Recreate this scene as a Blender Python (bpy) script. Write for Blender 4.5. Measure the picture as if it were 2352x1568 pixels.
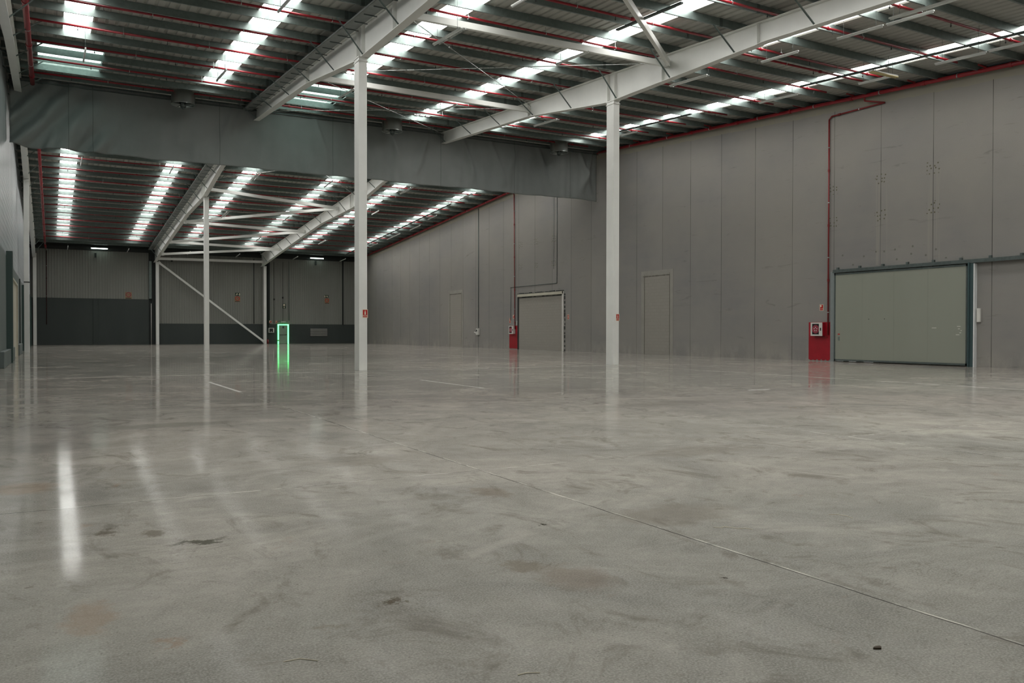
import bpy, bmesh, math, random
from mathutils import Vector, Matrix
random.seed(7)
for o in list(bpy.data.objects): bpy.data.objects.remove(o)
C = bpy.context.scene.collection
S = bpy.context.scene
# ---------------------------------------------------------------- camera
F_PX, YAW, PITCH, ROLL = 1893.8, .512176, -.01205, .0012
fw = Vector((math.sin(YAW)*math.cos(PITCH), math.cos(YAW)*math.cos(PITCH), math.sin(PITCH)))
rt = Vector((math.cos(YAW), -math.sin(YAW), 0)); up = rt.cross(fw)
r2 = rt*math.cos(ROLL)+up*math.sin(ROLL); u2 = up*math.cos(ROLL)-rt*math.sin(ROLL)
cam = bpy.data.objects.new('camera', bpy.data.cameras.new('camera')); C.objects.link(cam)
m = Matrix((r2, u2, -fw)).transposed().to_4x4(); m.translation = (0, 0, 1.4); cam.matrix_world = m
cam.data.sensor_width = 36; cam.data.lens = F_PX*36/2352; cam.data.clip_end = 400; cam.data.clip_start = .05
S.camera = cam
# ---------------------------------------------------------------- world, exposure, light levels
w = bpy.data.worlds.new('sky'); S.world = w; w.use_nodes = True
w.node_tree.nodes['Background'].inputs[0].default_value = (.75, .85, 1, 1)
w.node_tree.nodes['Background'].inputs[1].default_value = 1.0
S.view_settings.view_transform = 'Standard'; S.view_settings.look = 'None'
S.view_settings.gamma = 1; S.view_settings.use_curve_mapping = False
S.view_settings.exposure = 0.18
SKYLIGHT = 6.2
# ---------------------------------------------------------------- node helpers
class NT:
    def __init__(s, name):
        s.m = bpy.data.materials.new(name); s.m.use_nodes = True; s.t = s.m.node_tree
        s.b = s.t.nodes['Principled BSDF']; s._p = None
    def n(s, ty, **k):
        a = s.t.nodes.new(ty)
        for q, v in k.items(): setattr(a, q, v)
        return a
    def put(s, sock, v):
        if hasattr(v, 'is_output') or isinstance(v, bpy.types.NodeSocket): s.t.links.new(v, sock)
        elif v is not None:
            if isinstance(v, (tuple, list)) and len(v) == 3 and sock.type == 'RGBA': v = (*v, 1)
            sock.default_value = v
    def f(s, op, a, b=None, c=None):
        k = s.n('ShaderNodeMath', operation=op)
        s.put(k.inputs[0], a)
        if b is not None: s.put(k.inputs[1], b)
        if c is not None: s.put(k.inputs[2], c)
        return k.outputs[0]
    def pos(s):
        if not s._p:
            g = s.n('ShaderNodeTexCoord'); x = s.n('ShaderNodeSeparateXYZ'); s.t.links.new(g.outputs['Object'], x.inputs[0])
            s._p = (x.outputs[0], x.outputs[1], x.outputs[2], g.outputs['Object'])
        return s._p
    def noise(s, scale=1, detail=3, rough=.5, vec=None, sc=None, dist=0):
        k = s.n('ShaderNodeTexNoise')
        v = vec or s.pos()[3]
        if sc:
            mp = s.n('ShaderNodeMapping'); s.t.links.new(v, mp.inputs[0]); mp.inputs['Scale'].default_value = sc; v = mp.outputs[0]
        s.t.links.new(v, k.inputs['Vector'])
        k.inputs['Scale'].default_value = scale; k.inputs['Detail'].default_value = detail
        k.inputs['Roughness'].default_value = rough; k.inputs['Distortion'].default_value = dist
        return k.outputs['Fac']
    def mix(s, fac, a, b, mode='MIX'):
        k = s.n('ShaderNodeMix', data_type='RGBA', blend_type=mode)
        s.put(k.inputs[0], fac); s.put(k.inputs[6], a); s.put(k.inputs[7], b)
        return k.outputs[2]
    def rng(s, v, a, b, c=0., d=1.):
        k = s.n('ShaderNodeMapRange'); s.put(k.inputs[0], v)
        for i, q in enumerate((a, b, c, d)): k.inputs[i+1].default_value = q
        return k.outputs[0]
    def line(s, v, c, wd):             # 1 where |v-c| < wd
        return s.f('LESS_THAN', s.f('ABSOLUTE', s.f('SUBTRACT', v, c)), wd)
    def bump(s, h, st=.3, d=.01):
        k = s.n('ShaderNodeBump'); s.put(k.inputs['Height'], h); k.inputs['Strength'].default_value = st
        k.inputs['Distance'].default_value = d; s.t.links.new(k.outputs[0], s.b.inputs['Normal'])
    def set(s, **k):
        for q, v in k.items(): s.put(s.b.inputs[{'col':'Base Color','ro':'Roughness','me':'Metallic','sp':'Specular IOR Level','ec':'Emission Color','es':'Emission Strength'}[q]], v)
        return s
def simple(name, col, ro=.5, me=0., var=.08, sc=1.5, sp=.5):
    t = NT(name); nz = t.noise(sc, 4, .6)
    t.set(col=t.mix(t.rng(nz, .3, .7), [c*(1-var) for c in col], [c*(1+var) for c in col]), ro=ro, me=me, sp=sp)
    return t.m
def emit(name, col, st):
    t = NT(name); t.set(col=(.8, .8, .8), ec=col, es=st, ro=.4); return t.m
# ---------------------------------------------------------------- materials
def floor_mat():
    t = NT('polished_concrete'); x, y, z, P = t.pos()
    big = t.noise(.10, 5, .6, dist=.8); mid = t.noise(.42, 7, .68, dist=1.4); sml = t.noise(2.4, 6, .7, dist=.6); fine = t.noise(14, 4, .7); spk = t.noise(90, 2, .6)
    hue = t.noise(.07, 2, .5)
    c = t.mix(t.rng(hue, .4, .6), (.445, .430, .382), (.475, .432, .384))
    c = t.mix(t.rng(big, .40, .60), t.mix(1., c, (.80, .81, .82), 'MULTIPLY'), c)
    c = t.mix(t.rng(mid, .34, .66), t.mix(1., c, (.64, .65, .66), 'MULTIPLY'), t.mix(1., c, (1.1, 1.1, 1.09), 'MULTIPLY'))
    c = t.mix(t.rng(sml, .40, .60, 0., 1.), t.mix(1., c, (.90, .90, .89), 'MULTIPLY'), t.mix(1., c, (1.05, 1.05, 1.05), 'MULTIPLY'))
    c = t.mix(t.rng(fine, .38, .66, .0, .25), c, (.23, .22, .2))
    c = t.mix(t.rng(spk, .45, .60, 0, .3), c, (.60, .57, .52))
    c = t.mix(t.rng(t.noise(60, 1, .5), .66, .72, 0, .5), c, (.15, .14, .12))
    stn = t.noise(.8, 5, .72, sc=(1.5, 1, 1), dist=2.2)
    c = t.mix(t.rng(stn, .54, .68, 0, .6), c, (.17, .155, .13))
    s2 = t.noise(2.2, 3, .6, dist=1.5)
    c = t.mix(t.rng(s2, .70, .76, 0, .5), c, (.12, .10, .08))
    rust = t.noise(.62, 4, .65, sc=(1.3, 1, 1), dist=1.8)
    c = t.mix(t.rng(rust, .66, .75, 0, .4), c, (.30, .19, .13))
    pale = t.noise(.5, 4, .7, sc=(.8, 1.4, 1), dist=2.)
    c = t.mix(t.rng(pale, .58, .72, 0, .35), c, (.60, .565, .51))
    wob = t.f('MULTIPLY', t.f('SUBTRACT', t.noise(1.6, 4, .7), .5), .035)
    xw, yw = t.f('ADD', x, wob), t.f('ADD', y, wob)
    near = t.line(xw, 3.79, .006)
    for v in (9.3, 14.9, 20.66, 26.3): near = t.f('MAXIMUM', near, t.line(xw, v, .007))
    for v in (0.6, 7.39, 14.45, 21.2, 27.95, 35, 42, 49, 56, 63, 70, 77, 84, 91): near = t.f('MAXIMUM', near, t.line(yw, v, .006))
    edge = t.line(xw, 3.80, .012)
    for v in (9.31, 14.91, 20.67): edge = t.f('MAXIMUM', edge, t.line(xw, v, .018))
    for v in (7.40, 14.46, 27.96): edge = t.f('MAXIMUM', edge, t.line(yw, v, .014))
    brk = t.rng(t.noise(2.3, 3, .7), .46, .56)
    c = t.mix(t.f('MULTIPLY', edge, t.f('MULTIPLY', brk, .85)), c, (.68, .65, .59))
    c = t.mix(t.f('MULTIPLY', near, t.rng(t.noise(.9, 3, .6), .38, .55, .2, .9)), c, (.06, .055, .05))
    wear = t.rng(t.noise(2.5, 4, .7), .35, .6)
    col = t.f('MAXIMUM', t.f('MULTIPLY', t.line(xw, 20.66, .06), t.f('GREATER_THAN', y, 9.)), t.f('MULTIPLY', t.line(yw, 27.9, .13), t.f('LESS_THAN', x, 21.)))
    c = t.mix(t.f('MULTIPLY', col, t.f('MULTIPLY', wear, .95)), c, (.80, .78, .72))
    for (ax, ay, hx, hy) in ((3.85, 21.7, .045, 2.1), (9.38, 20.1, .03, 2.0), (14.98, 14.45, .36, .045)):
        c = t.mix(t.f('MULTIPLY', t.f('MULTIPLY', t.line(x, ax, hx), t.line(y, ay, hy)), t.rng(wear, 0, .6, .85, 1)), c, (.95, .94, .9))
    # stains, each with a place of its own on the slab
    wx = t.f('ADD', x, t.f('MULTIPLY', t.f('SUBTRACT', t.noise(5.5, 6, .8), .5), .38)); wy = t.f('ADD', y, t.f('MULTIPLY', t.f('SUBTRACT', t.noise(4.7, 6, .8), .5), .6))
    for (sx, sy, ra, rb, cc, k) in ((1.55, 4.0, .07, .05, (.10, .08, .055), .8), (.33, 6.34, .07, .10, (.13, .11, .08), .7), (.62, 6.18, .07, .09, (.14, .12, .09), .6), (.86, 5.79, .16, .06, (.07, .07, .05), .8),
        (.17, 4.51, .10, .26, (.38, .27, .19), .4), (2.62, 3.9, .20, .26, (.22, .17, .13), .42), (-.2, 8.5, .25, .30, (.33, .23, .15), .45), (1.14, 3.82, .06, .06, (.2, .17, .13), .4), (3.36, 6.34, .14, .22, (.2, .16, .12), .5),
        (3.12, 5.03, .02, .03, (.03, .03, .02), 1.), (3.36, 3.5, .02, .02, (.05, .04, .03), 1.), (.46, 4.0, .07, .05, (.33, .22, .15), .45), (4.2, 4.9, .5, .3, (.24, .215, .18), .5), (2.46, 4.24, .12, .10, (.2, .17, .13), .6),
        (2.9, 8.6, .5, .35, (.22, .2, .17), .5), (6.6, 7.4, .8, .3, (.25, .23, .2), .5), (1.6, 13.2, .9, .3, (.2, .19, .16), .55), (10.5, 12.5, 1.6, .4, (.23, .215, .19), .5), (.1, 11.4, .7, .5, (.22, .21, .19), .5)):
        dx = t.f('DIVIDE', t.f('SUBTRACT', wx, sx), ra); dy = t.f('DIVIDE', t.f('SUBTRACT', wy, sy), rb)
        r_ = t.f('ADD', t.f('MULTIPLY', dx, dx), t.f('MULTIPLY', dy, dy))
        c = t.mix(t.rng(r_, .35, 1.6, k, 0), c, cc)
    dust_far_dark = t.rng(t.f('ADD', y, t.f('MULTIPLY', t.f('SUBTRACT', mid, .5), 5.)), 7.5, 16, .15, 1.)
    c = t.mix(dust_far_dark, c, t.mix(1., c, (.80, .80, .79), 'MULTIPLY'))      # polished far floor, base darkened in place of the dark walls it mirrors
    # long thin drying marks in the slab
    mk = t.noise(.9, 5, .7, sc=(.25, 1.8, 1), dist=3.)
    c = t.mix(t.f('MULTIPLY', t.line(mk, .5, .006), t.rng(t.noise(.25, 2), .5, .62, 0, .35)), c, (.16, .15, .13))
    t.set(col=c, sp=.5); t.b.inputs['IOR'].default_value = 1.19
    streak = t.noise(.9, 6, .7, sc=(1, 1.3, 1), dist=1.2)
    t.set(ro=t.f('ADD', t.rng(streak, .3, .72, .045, .12), t.rng(fine, .3, .7, 0, .02)))
    h = t.f('ADD', t.noise(2.0, 2, .5), t.f('MULTIPLY', spk, .02))
    t.bump(t.f('SUBTRACT', h, t.f('MULTIPLY', near, .3)), .06, .004)
    df = t.n('ShaderNodeBsdfDiffuse'); t.t.links.new(c, df.inputs[0])
    mx = t.n('ShaderNodeMixShader');    lane = t.rng(t.f('ADD', x, t.f('MULTIPLY', t.f('SUBTRACT', sml, .5), .25)), .38, .60, .85, 0)      # clean lane beside the left wall
    t.put(mx.inputs[0], t.f('MULTIPLY', t.f('MAXIMUM', dust_far_dark, lane), t.rng(t.f('ADD', t.f('MULTIPLY', streak, .6), t.f('MULTIPLY', mid, .4)), .36, .62, 1., .7)))
    t.t.links.new(df.outputs[0], mx.inputs[1]); t.t.links.new(t.b.outputs[0], mx.inputs[2])
    t.t.links.new(mx.outputs[0], t.t.nodes['Material Output'].inputs['Surface'])
    return t.m
def rightwall_mat():
    t = NT('precast_concrete'); x, y, z, P = t.pos()
    a = t.f('FLOOR', t.f('DIVIDE', t.f('SUBTRACT', y, 1.57), 2.5))
    wn = t.n('ShaderNodeTexWhiteNoise', noise_dimensions='1D'); t.t.links.new(a, wn.inputs['W'])
    c = t.mix(wn.outputs['Value'], (.268, .254, .233), (.298, .284, .262))
    c = t.mix(t.rng(t.noise(.18, 4, .6), .35, .65, 0, .8), c, (.215, .21, .21))
    c = t.mix(t.rng(t.noise(.8, 5, .65, sc=(1, .35, 2.2)), .35, .75, 0, .35), c, (.29, .275, .24))
    c = t.mix(t.rng(t.noise(1.0, 4, .7, sc=(1, .5, 3.5), dist=1), .63, .72, 0, .5), c, (.15, .142, .135))
    c = t.mix(t.rng(t.noise(40, 2, .5), .4, .6, 0, .12), c, (.17, .165, .16))
    ft = t.f('MULTIPLY', t.rng(z, .0, .9, 1, 0), t.rng(t.noise(1.2, 5, .7, sc=(1, 1, .6)), .42, .62, 0, .7))
    c = t.mix(ft, c, (.36, .34, .30))
    # rougher cast strip below the coping (follows the roof slope)
    rz = t.f('SUBTRACT', 13.5, t.f('MAXIMUM', t.f('MULTIPLY', t.f('SUBTRACT', y, 45.4), .07), t.f('MULTIPLY', t.f('SUBTRACT', 45.4, y), .065)))
    dz = t.f('SUBTRACT', rz, t.f('ADD', z, t.f('MULTIPLY', t.noise(1.2, 3, .6), .18)))
    c = t.mix(t.f('MULTIPLY', t.f('LESS_THAN', dz, .42), t.rng(t.noise(3, 4, .6), .3, .7, .5, .95)), c, (.30, .28, .22))
    jm = t.f('MODULO', t.f('SUBTRACT', y, 1.57-25), 2.5)
    d = t.f('MINIMUM', jm, t.f('SUBTRACT', 2.5, jm))
    jn = t.f('MULTIPLY', t.f('LESS_THAN', d, .016), t.f('GREATER_THAN', dz, .40))
    c = t.mix(t.f('MULTIPLY', jn, t.rng(t.noise(.35, 3), .35, .6, .45, .95)), c, (.07, .066, .06))
    # fixing holes beside the joints above the doors
    hz = None
    for (y0, zs) in ((26.6, (6.55, 8.15)), (24.07, (6.6, 8.2)), (21.57, (6.65, 8.3)), (56.3, (6.5, 8.2)), (53.9, (6.5, 8.2)), (51.4, (6.5, 8.2))):
        for zc in zs:
            k = t.f('MULTIPLY', t.line(y, y0, .30), t.line(z, zc, .26)); hz = k if hz is None else t.f('MAXIMUM', hz, k)
    yz = t.n('ShaderNodeCombineXYZ'); t.t.links.new(y, yz.inputs[0]); t.t.links.new(z, yz.inputs[1])
    strk = None
    for y0 in (24.07, 21.57):
        k = t.f('MULTIPLY', t.line(y, y0, .34), t.f('MULTIPLY', t.f('GREATER_THAN', z, 4.4), t.f('LESS_THAN', z, 8.2))); strk = k if strk is None else t.f('MAXIMUM', strk, k)
    c = t.mix(t.f('MULTIPLY', strk, t.rng(t.noise(1, 2, .5, vec=yz.outputs[0], sc=(9, .12, 1)), .52, .60, 0, .3)), c, (.36, .34, .27))
    v = t.n('ShaderNodeTexVoronoi', voronoi_dimensions='2D'); v.inputs['Scale'].default_value = 5.5; v.inputs['Randomness'].default_value = .6; t.t.links.new(yz.outputs[0], v.inputs['Vector'])
    c = t.mix(t.f('MULTIPLY', hz, t.f('LESS_THAN', v.outputs['Distance'], .19)), c, (.12, .115, .075))
    v2 = t.n('ShaderNodeTexVoronoi', voronoi_dimensions='2D'); v2.inputs['Scale'].default_value = 1.6; t.t.links.new(yz.outputs[0], v2.inputs['Vector'])
    ab = t.f('MULTIPLY', t.f('MULTIPLY', t.line(z, 4.85, .4), t.line(y, 23.2, 3.4)), t.f('LESS_THAN', v2.outputs['Distance'], .075))
    c = t.mix(t.f('MULTIPLY', ab, .7), c, (.12, .12, .1))
    t.set(col=c, ro=.75, sp=.3)
    t.bump(t.f('SUBTRACT', t.f('ADD', t.f('MULTIPLY', t.noise(14, 4, .7), .3), t.f('MULTIPLY', t.noise(1.5, 3), .5)), jn), .35, .01)
    return t.m
def brick_mat():
    t = NT('painted_blockwork'); x, y, z, P = t.pos()
    cb = t.n('ShaderNodeCombineXYZ'); t.t.links.new(y, cb.inputs[0]); t.t.links.new(z, cb.inputs[1])
    b = t.n('ShaderNodeTexBrick'); t.t.links.new(cb.outputs[0], b.inputs['Vector']); b.inputs['Scale'].default_value = 1
    b.inputs['Brick Width'].default_value = .4; b.inputs['Row Height'].default_value = .2; b.inputs['Mortar Size'].default_value = .008
    b.inputs['Color1'].default_value = (.29, .276, .245, 1); b.inputs['Color2'].default_value = (.31, .293, .26, 1); b.inputs['Mortar'].default_value = (.235, .222, .195, 1)
    nz = t.rng(t.noise(.9, 4, .7), .35, .6, .1, .9)
    t.set(col=t.mix(nz, (.295, .28, .25), b.outputs['Color']), ro=.8, sp=.3)
    t.bump(t.f('ADD', t.f('MULTIPLY', b.outputs['Fac'], -.8), t.f('MULTIPLY', t.noise(9, 4, .7), .6)), .5, .012)
    return t.m
def clad_mat(name, ca, cb_, ro, me=0., var=.1):
    t = NT(name); nz = t.noise(.5, 4, .6, sc=(1, 1, .25))
    t.set(col=t.mix(t.rng(nz, .3, .7), ca, cb_), ro=ro, me=me, sp=.4); return t.m
def galv(name, a, b, ro=.34, me=.48):
    t = NT(name); v = t.n('ShaderNodeTexVoronoi'); v.inputs['Scale'].default_value = 9; t.t.links.new(t.pos()[3], v.inputs['Vector'])
    s = t.n('ShaderNodeSeparateColor'); t.t.links.new(v.outputs['Color'], s.inputs[0])
    c = t.mix(s.outputs[0], a, b); c = t.mix(t.rng(t.noise(.7, 4, .6), .35, .7, 0, .4), c, [q*.75 for q in a])
    t.set(col=c, me=me, ro=t.rng(s.outputs[1], 0, 1, ro-.06, ro+.06)); return t.m
def curtain_mat():
    t = NT('curtain_fabric'); x, y, z, P = t.pos()
    wv = t.n('ShaderNodeTexWave'); wv.inputs['Scale'].default_value = 60; t.t.links.new(P, wv.inputs['Vector'])
    c = t.mix(t.rng(t.noise(.3, 4, .6), .35, .65), (.20, .218, .213), (.245, .262, .255))
    seam = None
    for sx in (.9, 1.95, 7.9, 14.0, 20.6, 25.7, 29.9):
        k = t.line(x, sx, .012); seam = k if seam is None else t.f('MAXIMUM', seam, k)
    c = t.mix(t.f('MULTIPLY', seam, .6), c, (.03, .033, .032))
    t.set(col=c, ro=.62, sp=.35)
    t.bump(t.f('ADD', t.noise(2.2, 5, .6, sc=(1, 1, .5), dist=1.5), t.f('MULTIPLY', wv.outputs['Fac'], .02)), .35, .05)
    return t.m
M = dict(
 floor=floor_mat(), rwall=rightwall_mat(), brick=brick_mat(),
 clad=clad_mat('cladding_pale', (.21, .215, .195), (.24, .248, .225), .55),
 dado=clad_mat('dado_dark', (.036, .046, .043), (.046, .057, .053), .6),
 dado_l=clad_mat('dado_mid', (.10, .125, .12), (.125, .148, .14), .5),
 post=clad_mat('pilaster_green', (.035, .062, .056), (.045, .075, .068), .5),
 lclad=clad_mat('cladding_gloss', (.42, .45, .47), (.50, .53, .55), .25),
 roof=clad_mat('roof_sheet', (.38, .385, .35), (.45, .445, .41), .5),
 steel=simple('white_paint_steel', (.76, .77, .735), .38, 0, .05, .8),
 galv=galv('galvanised_steel', (.165, .205, .195), (.205, .25, .235)),
 galvd=galv('galvanised_dark', (.10, .125, .12), (.13, .155, .15), .45),
 galvl=galv('galvanised_light', (.42, .45, .44), (.52, .55, .53), .3, .6),
 red=simple('red_pipe_paint', (.27, .010, .018), .32, 0, .12, 2),
 redd=simple('dark_red_pipe_paint', (.20, .012, .014), .45, 0, .12, 2),
 redp=simple('red_wall_paint', (.32, .006, .016), .45, 0, .1, 3),
 curtain=curtain_mat(),
 dark=simple('dark_trim', (.02, .025, .024), .7),
 black=simple('black_plastic', (.012, .012, .012), .5),
 white=simple('white_plastic', (.62, .61, .57), .4),
 cream=simple('cream_door_paint', (.50, .48, .39), .45),
 fdoor=clad_mat('fire_door_grey', (.255, .27, .225), (.275, .29, .245), .42),
 teal=clad_mat('door_post_teal', (.06, .10, .105), (.075, .12, .125), .35, .3),
 foam=simple('sealing_foam', (.66, .68, .68), .8),
 plaster=simple('plaster_patch', (.292, .280, .250), .85, 0, .1, 1.2),
 joint=simple('rough_joint_mortar', (.15, .14, .12), .9), postg=simple('post_grey', (.22, .25, .25), .4), rust=simple('rusty_black_pipe', (.05, .014, .014), .5),
 glassd=simple('cabinet_dark_glass', (.02, .02, .022), .12, 0, .1, 2),
 hose=simple('hose_red', (.26, .03, .05), .5),
 signr=simple('sign_red', (.42, .012, .01), .4), signw=simple('sign_white', (.72, .66, .52), .5),
 signg=simple('sign_dark_green', (.008, .03, .012), .5), signy=simple('sign_amber', (.27, .19, .105), .5),
 tube=simple('tube_housing_white', (.78, .8, .78), .3),
 amber=simple('aged_diffuser', (.62, .52, .26), .4),
 lit=emit('lit_tube', (.8, 1, .9), 6.), green=emit('green_light_strip', (.08, 1, .21), 3.8),
 sky=emit('rooflight_daylight', (1, .985, .95), SKYLIGHT), hatch=emit('hatch_daylight', (.72, .92, .84), 1.8),
 doorg=simple('door_grey_green', (.24, .33, .25), .5),
 fanm=simple('fan_steel', (.42, .45, .43), .3, .8, .06, 1), trayg=simple('tray_grey', (.20, .215, .205), .6, .2, .12, 4),
 louv=simple('louvre_grey', (.27, .27, .25), .5), leaf=simple('dry_leaf', (.05, .035, .02), .8),
)
# ---------------------------------------------------------------- mesh helpers
class MB:
    def __init__(s): s.v = []; s.f = []
    def hexa(s, p):
        n = len(s.v); s.v += [tuple(q) for q in p]
        s.f += [(n+a, n+b, n+c, n+d) for a, b, c, d in ((0,3,2,1),(4,5,6,7),(0,1,5,4),(1,2,6,5),(2,3,7,6),(3,0,4,7))]
    def box(s, x0, x1, y0, y1, z0, z1):
        s.hexa([(x0,y0,z0),(x1,y0,z0),(x1,y1,z0),(x0,y1,z0),(x0,y0,z1),(x1,y0,z1),(x1,y1,z1),(x0,y1,z1)])
    def prism(s, pts, a, b, closed=True):       # pts: list of (fn of end) ; a,b offset vectors
        n = len(s.v); k = len(pts); a = Vector(a); b = Vector(b)
        s.v += [tuple(Vector(p)+a) for p in pts]+[tuple(Vector(p)+b) for p in pts]
        for i in range(k): j = (i+1) % k; s.f.append((n+i, n+j, n+k+j, n+k+i))
        if closed: s.f.append(tuple(n+i for i in reversed(range(k)))); s.f.append(tuple(n+k+i for i in range(k)))
    def tube(s, a, b, r, n=8, cap=True, r2=None):
        a = Vector(a); b = Vector(b); d = (b-a).normalized(); r2 = r if r2 is None else r2
        u = d.orthogonal().normalized(); v = d.cross(u); k = len(s.v)
        for P, R in ((a, r), (b, r2)):
            for i in range(n): t = 2*math.pi*i/n; s.v.append(tuple(P+(u*math.cos(t)+v*math.sin(t))*R))
        for i in range(n): j = (i+1) % n; s.f.append((k+i, k+j, k+n+j, k+n+i))
        if cap: s.f.append(tuple(k+i for i in reversed(range(n)))); s.f.append(tuple(k+n+i for i in range(n)))
    def bar(s, a, b, wd, h, upv=(0, 0, 1)):     # rectangular bar between points
        a = Vector(a); b = Vector(b); d = (b-a).normalized(); sd = d.cross(Vector(upv)).normalized(); u = sd.cross(d)
        q = [sd*(-wd/2)+u*(-h/2), sd*(wd/2)+u*(-h/2), sd*(wd/2)+u*(h/2), sd*(-wd/2)+u*(h/2)]
        s.hexa([a+k for k in q]+[b+k for k in q])
    def ring(s, c, r0, r1, ax, h, n=28):        # flat annulus with thickness; ax normal
        c = Vector(c); ax = Vector(ax).normalized(); u = ax.orthogonal().normalized(); v = ax.cross(u)
        for i in range(n):
            p = []
            for dd in (0, h):
                for (t, r) in ((i, r0), (i, r1), (i+1, r1), (i+1, r0)):
                    g = 2*math.pi*t/n; p.append(c+ax*dd+(u*math.cos(g)+v*math.sin(g))*r)
            s.hexa(p)
    def build(s, name, mat, parent=None, smooth=False, bevel=0):
        me = bpy.data.meshes.new(name); me.from_pydata(s.v, [], s.f)
        b = bmesh.new(); b.from_mesh(me); bmesh.ops.recalc_face_normals(b, faces=b.faces); b.to_mesh(me); b.free()
        me.materials.append(mat); o = bpy.data.objects.new(name, me); C.objects.link(o)
        if smooth:
            for p in me.polygons: p.use_smooth = len(p.vertices) == 4
        if parent: o.parent = parent; o.matrix_parent_inverse = Matrix.Translation(-parent.location)
        if bevel:
            q = o.modifiers.new('bevel', 'BEVEL'); q.width = bevel; q.segments = 2; q.limit_method = 'ANGLE'
        return o
def thing(name, label, cat, loc, group=None):
    o = bpy.data.objects.new(name, None); C.objects.link(o); o.location = loc; o.empty_display_size = .2
    o['label'] = label; o['category'] = cat
    if group: o['group'] = group
    return o
def tag(o, label, cat, group=None, kind=None):
    o['label'] = label; o['category'] = cat
    if group: o['group'] = group
    if kind: o['kind'] = kind
    return o
def struct(o, label=None, cat=None):
    o['kind'] = 'structure'
    if label: o['label'] = label; o['category'] = cat or 'structure'
    return o
def dup(root, dx=0, dy=0, dz=0, label=None):
    r = root.copy(); C.objects.link(r); r.location = root.location+Vector((dx, dy, dz))
    if label: r['label'] = label
    def rec(src, dst):
        for ch in list(src.children):
            if ch is dst: continue
            c = ch.copy(); C.objects.link(c); c.parent = dst; rec(ch, c)
    kids = [c for c in root.children]
    for ch in kids:
        c = ch.copy(); C.objects.link(c); c.parent = r
        for g in list(ch.children):
            d = g.copy(); C.objects.link(d); d.parent = c
    return r
def text(name, body, size, mat, parent, loc, rot):
    cu = bpy.data.curves.new(name, 'FONT'); cu.body = body; cu.size = size; cu.align_x = 'CENTER'; cu.align_y = 'CENTER'; cu.extrude = .001
    to = bpy.data.objects.new(name, cu); C.objects.link(to); bpy.context.view_layer.update()
    me = bpy.data.meshes.new_from_object(to.evaluated_get(bpy.context.evaluated_depsgraph_get()))
    bpy.data.objects.remove(to); me.materials.clear(); me.materials.append(mat)
    me.transform(Matrix.Translation(loc) @ rot.to_4x4())
    o = bpy.data.objects.new(name, me); C.objects.link(o); o.parent = parent
    o.matrix_parent_inverse = Matrix.Translation(-parent.location)
    return o
ORD = ['first','second','third','fourth','fifth','sixth','seventh','eighth','ninth','tenth','eleventh','twelfth','thirteenth','fourteenth','fifteenth','sixteenth','seventeenth','eighteenth','nineteenth','twentieth','twenty-first','twenty-second','twenty-third','twenty-fourth','twenty-fifth','twenty-sixth','twenty-seventh','twenty-eighth','twenty-ninth','thirtieth']
# ---------------------------------------------------------------- key dimensions (metres)
RY, SL = 45.4, .07
XL, XR, YB, YF = -1.6, 32.4, -4., 94.3
FX = (9.8, 20.8)
SN = .065                       # near slope is a touch flatter
def rz(y, z0=13.7): return z0-(SN if y < RY else SL)*abs(y-RY)
# ---------------------------------------------------------------- setting
b = MB(); b.box(XL-.4, XR+.8, YB-.4, YF+.4, -.3, 0); struct(b.build('floor', M['floor']), 'polished grey concrete floor with saw-cut joints', 'floor')
b = MB()                       # right wall of precast panels, sloping coping
for a, c in ((YB, RY), (RY, YF)):
    b.hexa([(XR,a,0),(XR+.2,a,0),(XR+.2,c,0),(XR,c,0),(XR,a,rz(a,13.5)),(XR+.2,a,rz(a,13.5)),(XR+.2,c,rz(c,13.5)),(XR,c,rz(c,13.5))])
wr = struct(b.build('wall_right', M['rwall']), 'tall grey precast concrete panel wall on the right', 'wall')
b = MB()                       # near-black sheet behind the wall head, its colour stands for the shaded gap
for a, c in ((YB, RY), (RY, YF)):
    b.hexa([(XR+.5,a,9),(XR+.6,a,9),(XR+.6,c,9),(XR+.5,c,9),(XR+.5,a,rz(a)+.1),(XR+.6,a,rz(a)+.1),(XR+.6,c,rz(c)+.1),(XR+.5,c,rz(c)+.1)])
struct(b.build('trim_1', M['dark']), 'dark sheet standing in for the shaded gap over the right wall', 'trim')
# far wall: vertical ribbed cladding over dark dado
def ribbed(x0, x1, y, z0, z1, pitch=.25, dep=.035):
    pts = []; x = x0
    while x < x1-1e-6:
        for dx, dd in ((0, 0), (pitch*.55, 0), (pitch*.65, dep), (pitch*.9, dep)):
            if x+dx <= x1: pts.append((x+dx, y-dd, 0))
        x += pitch
    pts += [(x1, y, 0), (x1, y+.1, 0), (x0, y+.1, 0)]
    return pts
b = MB(); b.box(XL, XR+.6, YF, YF+.25, 0, 10.4)
wf = struct(b.build('wall_far', M['dark']), 'far end wall of the hall', 'wall')
for i, (x0, x1, z0) in enumerate(((XL, 9.2, 4.72), (10.05, 21.0, 2.2), (21.75, 30.1, 2.2), (30.25, XR, 2.2))):
    q = MB(); q.prism(ribbed(x0, x1, YF-.02, z0, 9.6), (0, 0, z0), (0, 0, 9.6)); q.build('wall_cladding', M['clad'], wf)
for x0, x1, z1 in ((XL, 9.2, 4.7), (10.05, 21.5, 2.18), (21.5, XR, 2.18)):
    q = MB(); q.box(x0, x1, YF-.09, YF, 0, z1); q.build('dado_panel', M['dado'], wf)
q = MB(); q.box(3.98, 4.10, YF-.16, YF, 0, 4.68); q.box(4.45, 4.57, YF-.16, YF, 0, 4.68); q.box(4.1, 4.45, YF-.12, YF, 0, 4.68); q.build('pilaster', M['dado'], wf)
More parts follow.
